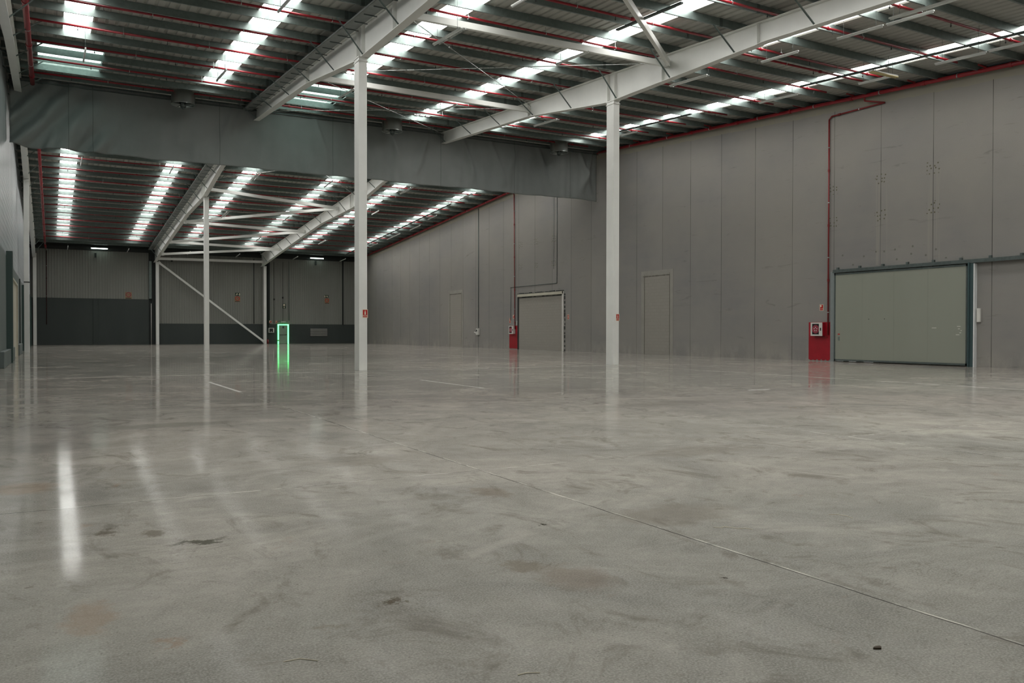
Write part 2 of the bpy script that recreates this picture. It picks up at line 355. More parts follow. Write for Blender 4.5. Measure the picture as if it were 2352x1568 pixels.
q = MB(); q.box(XL, XR, YF-.22, YF-.02, 9.62, 9.95); q.build('eaves_beam', M['dark'], wf)
# left wall
b = MB(); b.box(XL-.25, XL, YB, YF, 0, 4.72)
wl = struct(b.build('wall_left', M['dado_l']), 'left side wall, grey base below pale cladding', 'wall')
q = MB(); pts = []
y = YB; n0 = len(q.v)
rows = []
z = 4.72; zs = []
while z < 13.4: zs += [(z, 0), (z+.16, 0), (z+.19, .004), (z+.28, .004)]; z += .31
for yy in (YB, RY, YF): rows.append([(XL-.06+d, yy, min(zz, rz(yy)-.02)) for zz, d in zs])
for r_ in rows: q.v += r_
k = len(zs)
for i in range(2):
    for j in range(k-1): q.f.append((i*k+j, i*k+j+1, (i+1)*k+j+1, (i+1)*k+j))
q.build('wall_cladding', M['lclad'], wl)
q = MB()
for a, c in ((YB, RY), (RY, YF)): q.hexa([(XL-.3,a,4.7),(XL-.12,a,4.7),(XL-.12,c,4.7),(XL-.3,c,4.7),(XL-.3,a,rz(a)),(XL-.12,a,rz(a)),(XL-.12,c,rz(c)),(XL-.3,c,rz(c))])
q.build('wall_backing', M['dark'], wl)
b = MB(); b.box(XL, XR+.6, YB-.25, YB, 0, rz(YB)); struct(b.build('wall_back', M['clad']), 'wall behind the viewpoint', 'wall')
# roof sheet with openings for the rooflights
NEAR = [(.55,1.5,YB+1,36.7), (6.5,7.5,YB+1,42.3), (11.8,12.75,YB+1,36.5), (17.9,18.85,YB+1,43.2), (22.75,23.7,YB+1,43.2), (28.9,29.85,YB+1,43.0)]
FAR = [(.72,1.7,48.6,90.1), (6.98,7.95,48.6,90.3), (12.0,12.95,48.6,90.1), (18.05,19.0,48.6,90.), (23.3,24.3,48.6,90.), (29.35,30.35,48.6,90.)]
HATCH = [(-.35,2.15,39.2,43.7), (10.8,13.35,39.2,44.6)]
def slot(v, step=.01): return round(v/step)*step
def prof(x0, x1):
    pts = []; p = .34; i = math.floor(x0/p)-1
    def h(x):
        t = (x/p) % 1
        return 0 if t < .62 else ((t-.62)/.08*.045 if t < .70 else (.045 if t < .92 else (1-t)/.08*.045))
    xs = {x0, x1}
    while i*p < x1+p:
        for t in (0, .62, .70, .92):
            x = (i+t)*p
            if x0 < x < x1: xs.add(x)
        i += 1
    return [(x, h(x)) for x in sorted(xs)]
b = MB()
ALL = NEAR+FAR+HATCH
ys = sorted({YB-.2, RY, YF+.2}|{q for o in ALL for q in o[2:]})
for a, c in zip(ys[:-1], ys[1:]):
    cuts = sorted([(o[0], o[1]) for o in ALL if o[2] <= a+1e-6 and o[3] >= c-1e-6])
    x = XL-.3; segs = []
    mer = []
    for c0, c1 in cuts:
        if mer and c0 < mer[-1][1]: mer[-1] = (mer[-1][0], max(c1, mer[-1][1]))
        else: mer.append((c0, c1))
    for c0, c1 in mer: segs.append((x, c0)); x = c1
    segs.append((x, XR+.7))
    for x0, x1 in segs:
        pr = prof(x0, x1); n = len(b.v)
        for yy in (a, c): b.v += [(px, yy, rz(yy)+h) for px, h in pr]
        for yy in (a, c): b.v += [(px, yy, rz(yy)+.12) for px, h in pr]
        k = len(pr)
        for i in range(k-1):
            b.f.append((n+i, n+i+1, n+k+i+1, n+k+i)); b.f.append((n+2*k+i, n+2*k+i+1, n+3*k+i+1, n+3*k+i))
        for i in (0, k-1): b.f.append((n+i, n+k+i, n+3*k+i, n+2*k+i))
cl = struct(b.build('ceiling', M['roof']), 'grey ribbed metal roof sheeting of the low pitched hall roof', 'ceiling')
wi = 0
for nm, lst in (('near', NEAR), ('far', FAR)):
    for i, (x0, x1, y0, y1) in enumerate(lst):
        wi += 1; b = MB(); pr = prof(x0, x1); n = 0
        for yy in (y0, y1): b.v += [(px, yy, rz(yy)+h+.01) for px, h in pr]
        for yy in (y0, y1): b.v += [(px, yy, rz(yy)+h+.025) for px, h in pr]
        k = len(pr)
        for j in range(k-1): b.f.append((j, j+1, k+j+1, k+j)); b.f.append((2*k+j, 2*k+j+1, 3*k+j+1, 3*k+j))
        for e in (0, k-1): b.f.append((e, k+e, 3*k+e, 2*k+e))
        struct(b.build('window_%d' % wi, M['sky']), '%s bright translucent rooflight strip from the left on the %s roof slope' % (ORD[i], nm), 'rooflight')
for i, (x0, x1, y0, y1) in enumerate(HATCH):
    wi += 1; b = MB(); b.hexa([(x0,y0,rz(y0)+.30),(x1,y0,rz(y0)+.30),(x1,y1,rz(y1)+.30),(x0,y1,rz(y1)+.30),(x0,y0,rz(y0)+.33),(x1,y0,rz(y0)+.33),(x1,y1,rz(y1)+.33),(x0,y1,rz(y1)+.33)])
    o = struct(b.build('window_%d' % wi, M['hatch']), 'pale green smoke hatch rooflight near the curtain, %s of two from the left' % ORD[i], 'rooflight')
    q = MB()
    for a0, a1, c0, c1 in ((x0-.04,x0,y0,y1),(x1,x1+.04,y0,y1),(x0,x1,y0-.04,y0),(x0,x1,y1,y1+.04)):
        q.hexa([(a0,c0,rz(c0)-.03),(a1,c0,rz(c0)-.03),(a1,c1,rz(c1)-.03),(a0,c1,rz(c1)-.03),(a0,c0,rz(c0)+.33),(a1,c0,rz(c0)+.33),(a1,c1,rz(c1)+.33),(a0,c1,rz(c1)+.33)])
    q.build('window_frame', M['galvl'], o)
# ---------------------------------------------------------------- purlins
def cprof(d=.27, f=.075, l=.02, t=.006):     # C section in (y,z), web on the -y side
    return [(0,0),(f,0),(f,l),(f-t,l),(f-t,t),(t,t),(t,d-t),(f-t,d-t),(f-t,d-l),(f,d-l),(f,d),(0,d)]
def purlin(y, label):
    z0 = rz(y)-.01-.27; sl = SN if y < RY else -SL
    o = thing('roof_purlin', label, 'roof purlin', (XL, y, z0), 'steel roof purlins')
    b = MB(); b.prism([(0, py, pz+sl*py) for py, pz in cprof()], (XL-.05, y, z0), (XR+.45, y, z0)); b.build('purlin_channel', M['galv'], o)
    for fx in FX:
        for dx in (-.75, .62):
            b = MB(); b.prism([(0, py*1.12-.006, pz*1.04-.006+sl*py) for py, pz in cprof(.272, .076, .03, .01)], (fx+dx, y, z0), (fx+dx+.13, y, z0)); b.build('splice_plate', M['galvd'], o)
    return o
PN = [16.1+1.7*k for k in range(-5, 18)]; PF = [46.9+1.7*k for k in range(0, 28)]
for i, y in enumerate(reversed(PN)):
    purlin(y, 'galvanised roof purlin on the near slope, %s one from the curtain' % ORD[i])
for i, y in enumerate(reversed(PF)):
    purlin(y, 'galvanised roof purlin on the far slope, %s one from the far wall' % ORD[i])
# ---------------------------------------------------------------- portal frames
ST = [(YB, .66), (19.9, .70), (20.2, .74), (28.3, 1.16), (28.9, 1.16), (35.2, .70), (RY, .66), (55.6, .70), (61.9, 1.16), (62.5, 1.16), (70.8, .84), (80., 1.0), (92.0, 1.28), (YF-.25, 1.35)]
def rafter(fx, label, braces=True, tray=False):
    o = thing('roof_rafter', label, 'roof rafter', (fx, RY, 13.35), 'white roof rafters')
    b = MB()
    for (a, da), (c, dc) in zip(ST[:-1], ST[1:]):
        za, zc = rz(a, 13.36), rz(c, 13.36)
        for x0, x1, ta, tb, sa, sb in ((-.15,.15,0,-.022,0,-.022), (-.15,.15,-da,-da+.022,-dc,-dc+.022), (-.008,.008,-.02,-da+.02,-.02,-dc+.02)):
            b.hexa([(fx+x0,a,za+tb),(fx+x1,a,za+tb),(fx+x1,c,zc+sb),(fx+x0,c,zc+sb),(fx+x0,a,za+ta),(fx+x1,a,za+ta),(fx+x1,c,zc+sa),(fx+x0,c,zc+sa)])
    b.build('beam_section', M['steel'], o)
    for ys_, dd in ((20.1,.74),(25.0,1.0),(28.05,1.15),(28.55,1.16),(35.2,.70),(55.6,.70),(62.25,1.16),(62.75,1.15),(71.0,.84)):
        q = MB(); zt = rz(ys_, 13.35); q.box(fx-.145, fx+.145, ys_-.01, ys_+.01, zt-dd+.01, zt-.01); q.build('stiffener_plate', M['steel'], o)
    def dep(y):
        for (a, da), (c, dc) in zip(ST[:-1], ST[1:]):
            if a <= y <= c: return da+(dc-da)*(y-a)/(c-a)
    if braces:
        P = [y for i, y in enumerate(PN) if i % 2 == 0 and y > 14]+[y for i, y in enumerate(PF) if i % 2 == 0]
        for y in P:
            zt, zb = rz(y, 13.42), rz(y, 13.36)-dep(y)+.05
            for s in (-1, 1):
                if s > 0 and fx > 10 and y < RY and False: continue
                a = Vector((fx+s*1.05, y, zt)); c = Vector((fx+s*.1, y-.02, zb))
                q = MB(); q.bar(a, c, .05, .006, (0, 1, 0)); q.bar(a+Vector((0,-.025,0)), c+Vector((0,-.025,0)), .006, .05, (0, 1, 0))
                q.build('fly_brace', M['galv'], o)
    return o
rafter(XL+.4, 'white steel rafter against the left wall under the roof edge')
rafter(FX[0], 'white steel rafter over the nearest column, with cable tray beside it')
rafter(FX[1], 'white steel rafter crossing the top right of the hall')
# cable tray along the left of the first inner rafter
t = thing('cable_tray', 'grey perforated cable tray along the left flank of the middle rafter', 'cable tray', (9.3, RY, 13.3))
b = MB()
for a, c in ((14., RY), (RY, YF-1)):
    for x0, x1, z0_, z1_ in ((9.08, 9.56, .0, .008), (9.08, 9.088, 0, .07), (9.552, 9.56, 0, .07)):
        b.hexa([(x0,a,rz(a,13.2)+z0_),(x1,a,rz(a,13.2)+z0_),(x1,c,rz(c,13.2)+z0_),(x0,c,rz(c,13.2)+z0_),(x0,a,rz(a,13.2)+z1_),(x1,a,rz(a,13.2)+z1_),(x1,c,rz(c,13.2)+z1_),(x0,c,rz(c,13.2)+z1_)])
b.build('tray_channel', M['trayg'], t)
y = 16.; k = 0
while y < 92:
    q = MB(); z = rz(y, 13.19); q.box(9.2, 9.66, y-.014, y+.014, z-.025, z); q.build('tray_bracket', M['galvd'], t); y += .95; k += 1
def column(x, y, top, label, wx=.3, wy=.5):
    o = thing('steel_column', label, 'steel column', (x, y, 0), 'white steel columns')
    b = MB(); b.box(x-wx/2, x+wx/2, y-wy/2, y+wy/2, .0, top-.03); b.build('column_shaft', M['steel'], o, bevel=.008)
    b = MB(); b.box(x-wx/2-.02, x+wx/2+.02, y-wy/2-.03, y+wy/2+.03, top-.16, top-.13); b.box(x-wx/2-.02, x+wx/2+.02, y-wy/2-.03, y+wy/2+.03, top-.03, top)
    b.build('cap_plate', M['steel'], o)
    return o
c1 = column(9.72, 28.3, rz(28.3, 13.36)-1.16, 'nearest tall white steel column, left one with a red extinguisher sign')
c2 = column(20.78, 28.3, rz(28.3, 13.36)-1.16, 'tall white steel column right of centre with a small red sign')
c3 = column(9.92, 62.5, rz(62.5, 13.36)-1.16, 'distant free-standing white column crossed by the diagonal wall brace')
column(XL+.4, 61.5, rz(61.5, 13.36)-1.1, 'pale column against the left wall with a dark strap')
column(XL+.45, 93.6, rz(93.6, 13.36)-.95, 'narrow pale column in the far left corner', .3, .3)
column(9.98, 93.75, rz(93.75, 13.36)-1.34, 'white column at the far wall where the diagonal brace starts')
column(21.05, 93.75, rz(93.75, 13.36)-1.34, 'white column at the far wall just left of the green door')
b = MB(); b.box(XL+.24, XL+.57, 61.23, 61.77, 4.5, 4.56); b.build('strap', M['dark'], [o for o in C.objects if o.get('label','').startswith('pale column against the left wall with')][0])
# ---------------------------------------------------------------- bracing
def beam(a, c, label, w_=.14, h_=.22):
    o = thing('bracing_beam', label, 'bracing beam', a, 'white bracing beams')
    b = MB(); b.bar(a, c, w_, h_); b.build('hollow_section', M['steel'], o, bevel=.01)
    d = (Vector(c)-Vector(a)).normalized(); q = MB()
    for P, s in ((Vector(a), 1), (Vector(c), -1)): q.bar(P-d*s*.12, P+d*s*.12, .02, .3)
    q.build('gusset_plate', M['steel'], o)
def nd(i, y, dz=.5): return (FX[i]+(.14 if i == 0 else -.14), y, rz(y, 13.36)-dz)
beam(nd(0, 25.0, .4), nd(1, 24.75, .38), 'white tube beam joining both rafters in front, above the two columns')
beam(nd(1, 24.6, .38), nd(0, 15.5, .4), 'white tube brace slanting up to the top edge of the picture')
beam(nd(0, 35.1, .4), nd(1, 35.1, .4), 'white tube beam joining both rafters just before the curtain')
zig = [(0, 61.6, .75), (1, 65.9, .48), (0, 73.0, .97), (1, 76.0, .62), (0, 82.2, 1.12), (1, 85.6, .72), (0, 88.4, 1.3)]
zl = ['joining the distant free-standing column to the right rafter', 'slanting back left from its right rafter joint, nearest of the zigzag', 'in the middle of the far zigzag, slanting right', 'in the middle of the far zigzag, slanting left', 'slanting right in the deepest part of the far zigzag', 'slanting left in the deepest part of the far zigzag']
for i in range(6): beam(nd(*zig[i]), nd(*zig[i+1]), 'white roof brace '+zl[i])
beam((10.1, 93.5, 9.0), (20.9, 93.5, 9.1), 'pale eaves beam along the far wall between its two white columns', .16, .26)
beam((10.15, 93.5, 8.55), (20.85, 93.5, .28), 'long white diagonal brace running down the far wall to the floor', .16, .2)
def rod(a, c, label):
    o = thing('tie_rod', label, 'tie rod', a, 'thin crossed tie rods')
    b = MB(); b.tube(a, c, .014, 6); b.build('rod', M['galvl'], o)
    q = MB(); m_ = Vector(a).lerp(Vector(c), .3); d = (Vector(c)-Vector(a)).normalized(); q.tube(m_-d*.15, m_+d*.15, .03, 6); q.build('turnbuckle', M['galvl'], o)
rod(nd(0, 25.2, .25), nd(1, 34.9, .25), 'thin roof tie rod, from the front beam down to the right rafter')
rod(nd(0, 34.9, .25), nd(1, 25.2, .25), 'thin roof tie rod rising right behind the nearest column')
rod(nd(0, 35.4, .25), nd(1, 44.8, .25), 'thin roof tie rod running right to the curtain')
rod(nd(0, 44.8, .25), nd(1, 35.4, .25), 'thin nearly level tie rod just before the curtain')
rod(nd(0, 47.5, .3), nd(1, 61.5, .3), 'thin tie rod beyond the curtain falling to the right')
rod(nd(0, 60.5, .3), nd(1, 49., .3), 'thin tie rod beyond the curtain rising to the right')
# ---------------------------------------------------------------- sprinkler pipework
def branch(y, x0, x1, label, far=False):
    z = rz(y, 13.42)
    o = thing('sprinkler_pipe', label, 'sprinkler pipe', (x0, y, z), 'red sprinkler branch pipes')
    b = MB(); b.tube((x0, y, z), (x1, y, z), .043, 8); b.build('pipe_run', M['red'], o, smooth=True)
    x = x0+1.6+(.7 if int(y) % 2 else 0); i = 0
    while x < x1-.3:
        q = MB()
        if i % 2 == 0:
            q.tube((x, y, z-.03), (x, y, z-.13), .012, 6); q.tube((x, y, z-.12), (x, y, z-.17), .026, 6, r2=.014); q.build('sprinkler_head', M['dark'], o)
        else:
            q.tube((x, y, z+.03), (x, y, z+.24), .006, 5); q.ring((x-.012, y, z), .05, .06, (1, 0, 0), .024, 10); q.build('pipe_hanger', M['galvl'], o)
        i += 1; x += 1.55
    x = x0+5.8
    while x < x1: q = MB(); q.tube((x-.05, y, z), (x+.05, y, z), .062, 8); x += 6.; q.build('pipe_coupling', M['red'], o)
BN = [44.1, 41.1, 37.95, 34.75, 31.6, 28.5, 25.4, 22.35, 19.3, 16.6]; BF = [89.3, 86.3, 83.4, 80.5, 77.6, 74.6, 71.6, 68.6, 65.6, 62.6, 59.6, 56.6]
for i, y in enumerate(BN): branch(y, -.6, 30.4, 'thin red sprinkler pipe on the near slope, %s from the curtain' % ORD[i])
for i, y in enumerate(BF): branch(y, -.42, 30.6, 'thin red sprinkler pipe on the far slope, %s from the far wall' % ORD[i])
branch(23.2, 21.6, 30.2, 'short red sprinkler pipe only on the right of the right rafter')
def header(pts, r, label, mat='red', step=6., name='sprinkler_main', clampm='galvl'):
    o = thing(name, label, 'sprinkler pipe', pts[0])
    b = MB()
    for a, c in zip(pts[:-1], pts[1:]): b.tube(a, c, r, 12)
    b.build('pipe_run', M[mat], o, smooth=True)
    for a, c in zip(pts[:-1], pts[1:]):
        a = Vector(a); c = Vector(c); L = (c-a).length; d = (c-a)/L; s = step*.5
        while s < L-.2:
            q = MB(); q.ring(a+d*s, r, r+.014, d, .04, 12); q.build('pipe_clamp', M[clampm], o)
            q = MB(); q.tube(a+d*(s+step*.4), a+d*(s+step*.4+.12), r+.018, 12)
            if s+step*.4+.12 < L: q.build('pipe_coupling', M[mat], o)
            s += step
    return o
header([(-.63, 14, rz(14, 13.1)), (-.60, 45.2, rz(45.2, 13.1))], .10, 'thick red sprinkler main at the upper left, before the curtain')
header([(-.50, 45.9, rz(45.9, 13.1)), (-.25, 92, rz(92, 13.1)), (-.2, 93.9, 9.6)], .09, 'thick red sprinkler main at the left, beyond the curtain')
o = header([(-.14, 94.19, 9.4), (-.14, 94.19, 2.05)], .04, 'thin dark red drop pipe down the far left wall', 'rust', 3.)
mp = header([(XR-.25, YB+1, rz(YB+1, 13.41)), (XR-.25, RY+.02, 13.38), (XR-.25, 93.5, rz(93.5, 13.38))], .085, 'thick red sprinkler main running along the top of the right wall', 'red', 3.6)
for y in BN+BF+[23.2]:       # short links from the branches to the main
    q = MB(); z = rz(y, 13.38); q.tube((XR-.25, y-.05, z), (XR-.25, y-.05, z+.16), .05, 8); q.tube((XR-.25, y-.05, z+.13), (XR-.7, y-.05, z+.15), .035, 8)
    q.build('branch_outlet', M['redd'], mp)
header([(XR-.25, 24.75, rz(24.75, 13.5)), (XR-.25, 24.75, 11.82), (XR-.07, 23.85, 11.56), (XR-.07, 26.68, 11.58), (XR-.07, 26.83, 11.45), (XR-.07, 26.83, 1.25)], .034, 'red feed pipe dropping down the right wall beside the big grey door', 'redd', 2.6)
header([(XR-.25, 57.2, rz(57.2, 13.42)), (XR-.07, 57.2, 12.3), (XR-.07, 57.05, 1.6)], .034, 'dark red drop pipe to the distant hose cabinet', 'redd', 2.6)
# ---------------------------------------------------------------- smoke curtain
b = MB(); NX, NZ = 420, 44
def fold(x, v):                # v: 0 top .. 1 bottom ; displacement toward the camera
    d = 0
    d += .045*math.sin(x*2.1+1.3*math.sin(x*.7))*v
    d += .03*math.sin(x*5.3+2*math.sin(x*1.1)+v*1.2)*(.3+.7*v)
    for cx, sgn, st in ((8.7,-1,1.),(9.1,-1,.7),(19.9,-1,1.),(22.0,1,1.),(31.7,-1,1.3),(17.3,1,.9),(14.9,1,.8),(27.4,1,.8),(26.0,-1,.8),(24.,1,.8),(12.9,1,.7),(30.6,1,1.1)):
        c = cx+sgn*v*1.1; w_ = .10+.22*v
        d += .17*st*math.exp(-((x-c)/w_)**2)*math.sin(math.pi*min(1, v*1.05+.05))
    d += .03*math.sin(x*1.3)*math.sin(v*3.1)+.022*math.sin(x*9+3*math.sin(x*1.7)+2*v)*v*math.sin(x*.8)**2
    if x < 3.2:                # crumpled left end
        q = max(0, 1-x/3.2); q = min(1, q*2)
        d += q*.22*math.sin(5.2*(x*.9+(1-v)*-2.4)+1.6*math.sin(3*v+x))*(.2+v*.8)
        d += q*.10*math.sin(8*(x*.7+v*1.9)+math.sin(4*x))*v*v
    return d*1.15
for side in (0, .012):
    for i in range(NX+1):
        x = XL+.05+(XR-.35-XL-.05)*i/NX
        zt = 13.42; zb = 10.13+.02*math.sin(x*.9)+.01*math.sin(x*2.3)+(.12*max(0, (-.7-x)) if x < -.7 else 0)
        for j in range(NZ+1):
            v = j/NZ; b.v.append((x, RY+.05-max(-.18, fold(x, v))+side, zt+(zb-zt)*v))
K = (NX+1)*(NZ+1)
for s in (0, 1):
    for i in range(NX):
        for j in range(NZ): a = s*K+i*(NZ+1)+j; b.f.append((a, a+1, a+NZ+2, a+NZ+1))
for i in range(NX): a = i*(NZ+1)+NZ; b.f.append((a, a+NZ+1, a+NZ+1+K, a+K)); a -= NZ; b.f.append((a, a+NZ+1, a+NZ+1+K, a+K))
for i in (0, NX):
    for j in range(NZ): a = i*(NZ+1)+j; b.f.append((a, a+1, a+1+K, a+K))
cu = thing('smoke_curtain', 'wide dark grey smoke curtain hanging under the roof ridge across the hall', 'curtain', (XL, RY, 10.1))
b.build('curtain_fabric', M['curtain'], cu, smooth=True)
q = MB(); q.box(XL+.03, XR-.28, RY-.07, RY+.09, 13.36, 13.42); q.build('head_rail', M['galvd'], cu)
q = MB(); q.box(XL+.03, XR-.28, RY-.05, RY+.06, 13.2, 13.23); q.build('head_rail', M['galvd'], cu)
# ---------------------------------------------------------------- smoke fans
def fan(x, label):
    y, zt, zb = 44.35, 13.40, 12.76
    o = thing('roof_fan', label, 'roof fan', (x, y, zb), 'roof extract fans')
    b = MB(); n = 32; k = 0
    for r_ in (.56, .54):
        for z in (zt, zb+.03, zb):
            rr = r_+(.03 if z == zb else 0)
            for i in range(n): t = 2*math.pi*i/n; b.v.append((x+rr*math.cos(t), y+rr*math.sin(t), z))
    for s in (0, 3):
        for j in range(2):
            for i in range(n): a = (s+j)*n; b.f.append((a+i, a+(i+1) % n, a+n+(i+1) % n, a+n+i))
    for i in range(n): b.f.append((2*n+i, 2*n+(i+1) % n, 5*n+(i+1) % n, 5*n+i)); b.f.append((i, (i+1) % n, 3*n+(i+1) % n, 3*n+i))
    b.build('fan_casing', M['fanm'], o, smooth=True)
    q = MB(); q.tube((x, y, zb+.2), (x, y, zb-.12), .14, 16); q.tube((x, y, zb-.12), (x, y, zb-.2), .11, 16, r2=.06)
    for i in range(4): t = i*math.pi/2+.4; q.bar((x+.13*math.cos(t), y+.13*math.sin(t), zb+.02), (x+.55*math.cos(t), y+.55*math.sin(t), zb+.02), .025, .03)
    q.build('fan_motor', M['galvd'], o, smooth=True)
    q = MB()
    for i in range(6):
        t = i*math.pi/3; q.hexa([(x+.12*math.cos(t-.2), y+.12*math.sin(t-.2), zb+.2), (x+.5*math.cos(t-.25), y+.5*math.sin(t-.25), zb+.2), (x+.5*math.cos(t+.25), y+.5*math.sin(t+.25), zb+.3), (x+.12*math.cos(t+.2), y+.12*math.sin(t+.2), zb+.28),
            (x+.12*math.cos(t-.2), y+.12*math.sin(t-.2), zb+.21), (x+.5*math.cos(t-.25), y+.5*math.sin(t-.25), zb+.21), (x+.5*math.cos(t+.25), y+.5*math.sin(t+.25), zb+.31), (x+.12*math.cos(t+.2), y+.12*math.sin(t+.2), zb+.29)])
    q.build('fan_blade', M['dark'], o)
    return o
fan(5.96, 'round metal roof fan on the left part of the curtain top')
fan(17.1, 'round metal roof fan on the curtain top just right of the nearest column')
fan(28.35, 'round metal roof fan at the right end of the curtain top')
# ---------------------------------------------------------------- linear luminaires
def lum(x, y0, y1, kind, label, zr=12.9, along='y', lit=False):
    z0 = rz(y0, zr); z1 = rz(y1, zr)
    o = thing('linear_light', label, 'tube light', (x, y0, z0), 'linear tube lights under the roof')
    A = lambda t, dx=0, dz=0: Vector((x+dx, y0+(y1-y0)*t, z0+(z1-z0)*t+dz))
    b = MB(); b.bar(A(0), A(1), .09 if kind else .06, .05); b.build('light_housing', M['tube'], o, bevel=.01)
    b = MB(); b.tube(A(.02, 0, -.04), A(.98, 0, -.04), .03, 8); b.build('diffuser', M['lit' if lit else 'tube'], o, smooth=True)
    if kind:
        b = MB(); b.bar(A(.05, .2, .03), A(.98, .2, .03), .05, .04); b.build('reflector_batten', M['galvl'], o)
        b = MB(); b.bar(A(.5, -.06, .05), A(.5, .26, .05), .04, .02); b.build('cross_bracket', M['galvd'], o)
    for t in (.15, .85):
        b = MB(); p = A(t, 0, .02); b.tube(p, (p.x, p.y, rz(p.y, 13.69)), .006, 5); b.build('suspension_wire', M['galvd'], o)
RN = [(36.9, 'just before the curtain'), (25.9, 'near the two columns'), (16.0, 'nearest the camera')]
bayn = ['along the left bay, left side', 'along the left bay, right side', 'along the middle bay, left side', 'along the middle bay, right side', 'along the right bay, left side', 'along the right bay, right side']
for i, x in enumerate((1.3, 6.5, 12.0, 17.1, 22.75, 27.9)):
    lum(x, 35.8, 38.1, (0, 0, 0, 0, 1, 0)[i], 'white roof tube light before the curtain, '+bayn[i])
    lum(x-(.3 if i == 2 else 0), 24.75-(.6 if i == 2 else 0), 27.0-(.6 if i == 2 else 0), (0, 0, 1, 0, 1, 1)[i], 'white roof tube light above the two columns, '+bayn[i], 12.6 if i == 2 else 12.9)
lum(22.55, 14.1, 16.5, 1, 'large double tube light at the top right corner of the picture')
lum(12.45, 19.4, 22.2, 0, 'single tube light at the top edge between the two front rafters')
lum(23.05, 20.45, 22.2, 0, 'short single tube light just right of the right rafter')
lum(22.95, 17.0, 18.75, 0, 'farther piece of the long tube light pair at the upper right')
lum(22.97, 15.3, 16.9, 0, 'nearer piece of the long tube light pair at the upper right', 12.9)
lum(28.45, 20.6, 22.2, 0, 'short tube light close to the top of the right wall')
lum(28.2, 16.85, 18.75, 0, 'tube light over the right wall main, right of the amber one')
lum(28.12, 14.0, 16.75, 0, 'tube light at the right edge of the picture above the red main')
for i, x in enumerate((1.85, 7.1, 12.4, 17.6, 23.5, 28.6)):
    lum(x, 57.2, 59.3, (0, 0, 1, 0, 1, 1)[i], 'tube light just beyond the curtain, '+bayn[i])
for i, x in enumerate((1.6, 7.0, 12.8, 17.8, 24.0, 29.45)):
    if i > 1: lum(x-.35, 68.6, 71.0, i in (2, 4), 'tube light halfway down the far roof slope, '+bayn[i], 12.55)
    if i > 1: lum(x, 80.5, 82.9, i == 4, 'tube light deep on the far roof slope, '+bayn[i])
    lum(x+.1, 91.2, 93.4, 0, 'tiny tube light next to the far wall, '+bayn[i], 12.9)
lum(29.42, 65.7, 67.6, 0, 'tube light beside the right wall beyond the curtain, nearest one')
lum(29.6, 74.7, 78.2, 0, 'long tube light beside the right wall deep in the hall')
lum(24.1, 65.6, 67.3, 0, 'tube light seen just right of the nearest column, far slope')
for x0, x1, lb in ((3.78, 5.33, 'lit white tube light over the dark left bay of the far wall'), (26.15, 27.72, 'lit white tube light over the far wall right of the green door')):
    o = thing('wall_light', lb, 'tube light', (x0, 94, 9.82))
    b = MB(); b.box(x0, x1, 93.62, 93.72, 9.78, 9.86); b.build('light_housing', M['tube'], o)
    b = MB(); b.tube((x0+.03, 93.64, 9.78), (x1-.03, 93.64, 9.78), .05, 8); b.build('diffuser', M['lit'], o, smooth=True)
    b = MB(); b.box((x0+x1)/2-.03, (x0+x1)/2+.03, 93.72, 94.2, 9.8, 9.84); b.build('wall_arm', M['dark'], o)
o = thing('amber_light', 'yellowed fluorescent fitting near the top of the right wall', 'tube light', (27, 20.5, 11.2))
b = MB(); b.bar((26.95, 20.5, 11.2), (28.4, 20.45, 11.2), .16, .05); b.build('light_housing', M['tube'], o)
b = MB(); b.tube((26.95, 20.44, 11.16), (28.4, 20.39, 11.16), .035, 8); b.tube((26.95, 20.54, 11.16), (28.4, 20.49, 11.16), .035, 8); b.build('diffuser', M['amber'], o, smooth=True)
for x_ in (27.2, 28.2):
    b = MB(); b.tube((x_, 20.48, 11.22), (x_, 20.48, rz(20.48, 13.42)), .006, 5); b.build('suspension_wire', M['galvd'], o)
def trunk(x, y0, y1, label, zr=13.12):
    b = MB(); b.bar((x, y0, rz(y0, zr)), (x, y1, rz(y1, zr)), .11, .06); tag(b.build('cable_trunking', M['galvd']), label, 'cable trunking')
trunk(27.75, 12, 24.5, 'dark cable trunking crossing the rooflight next to the right wall')
trunk(16.9, 19.5, 22.8, 'dark cable trunking crossing the rooflight left of the slanting brace')
trunk(27.9, 31.5, 38.5, 'dark cable trunking near the right wall just before the curtain')
trunk(29.1, 62, 90, 'dark cable trunking beside the right wall beyond the curtain')
# ---------------------------------------------------------------- big sliding fire door on the right wall
X = XR
d = struct(thing('door_1', 'large grey-green sliding fire door at the right end of the right wall', 'door', (X, 23.2, 0)))
b = MB(); b.hexa([(X-.13,19.98,.05),(X-.05,19.98,.05),(X-.05,26.42,.05),(X-.13,26.42,.05),(X-.13,19.98,4.14),(X-.05,19.98,4.14),(X-.05,26.42,4.14),(X-.13,26.42,4.14)])
leaf = b.build('door_leaf', M['fdoor'], d)
for y in (21.7, 23.3, 24.9):
    q = MB(); q.box(X-.134, X-.128, y-.006, y+.006, .06, 4.1); q.build('panel_joint', M['fdoor'], leaf)
q = MB(); q.box(X-.14, X-.125, 19.98, 26.42, .05, .13); q.box(X-.14, X-.125, 19.98, 26.42, 4.06, 4.14); q.box(X-.14,X-.125,26.36,26.42,.05,4.14); q.box(X-.14,X-.125,19.98,20.04,.05,4.14); q.build('edge_trim', M['galvd'], leaf)
q = MB(); q.box(X-.16, X, 8., 26.5, 4.22, 4.32); q.box(X-.19, X-.14, 8., 26.5, 4.17, 4.22); q.build('door_track', M['galvd'], d)
for i in range(15):
    y = 9.5+i*1.2; q = MB(); q.box(X-.10, X, y-.05, y+.05, 4.3, 4.42); q.build('track_bracket', M['galvd'], d)
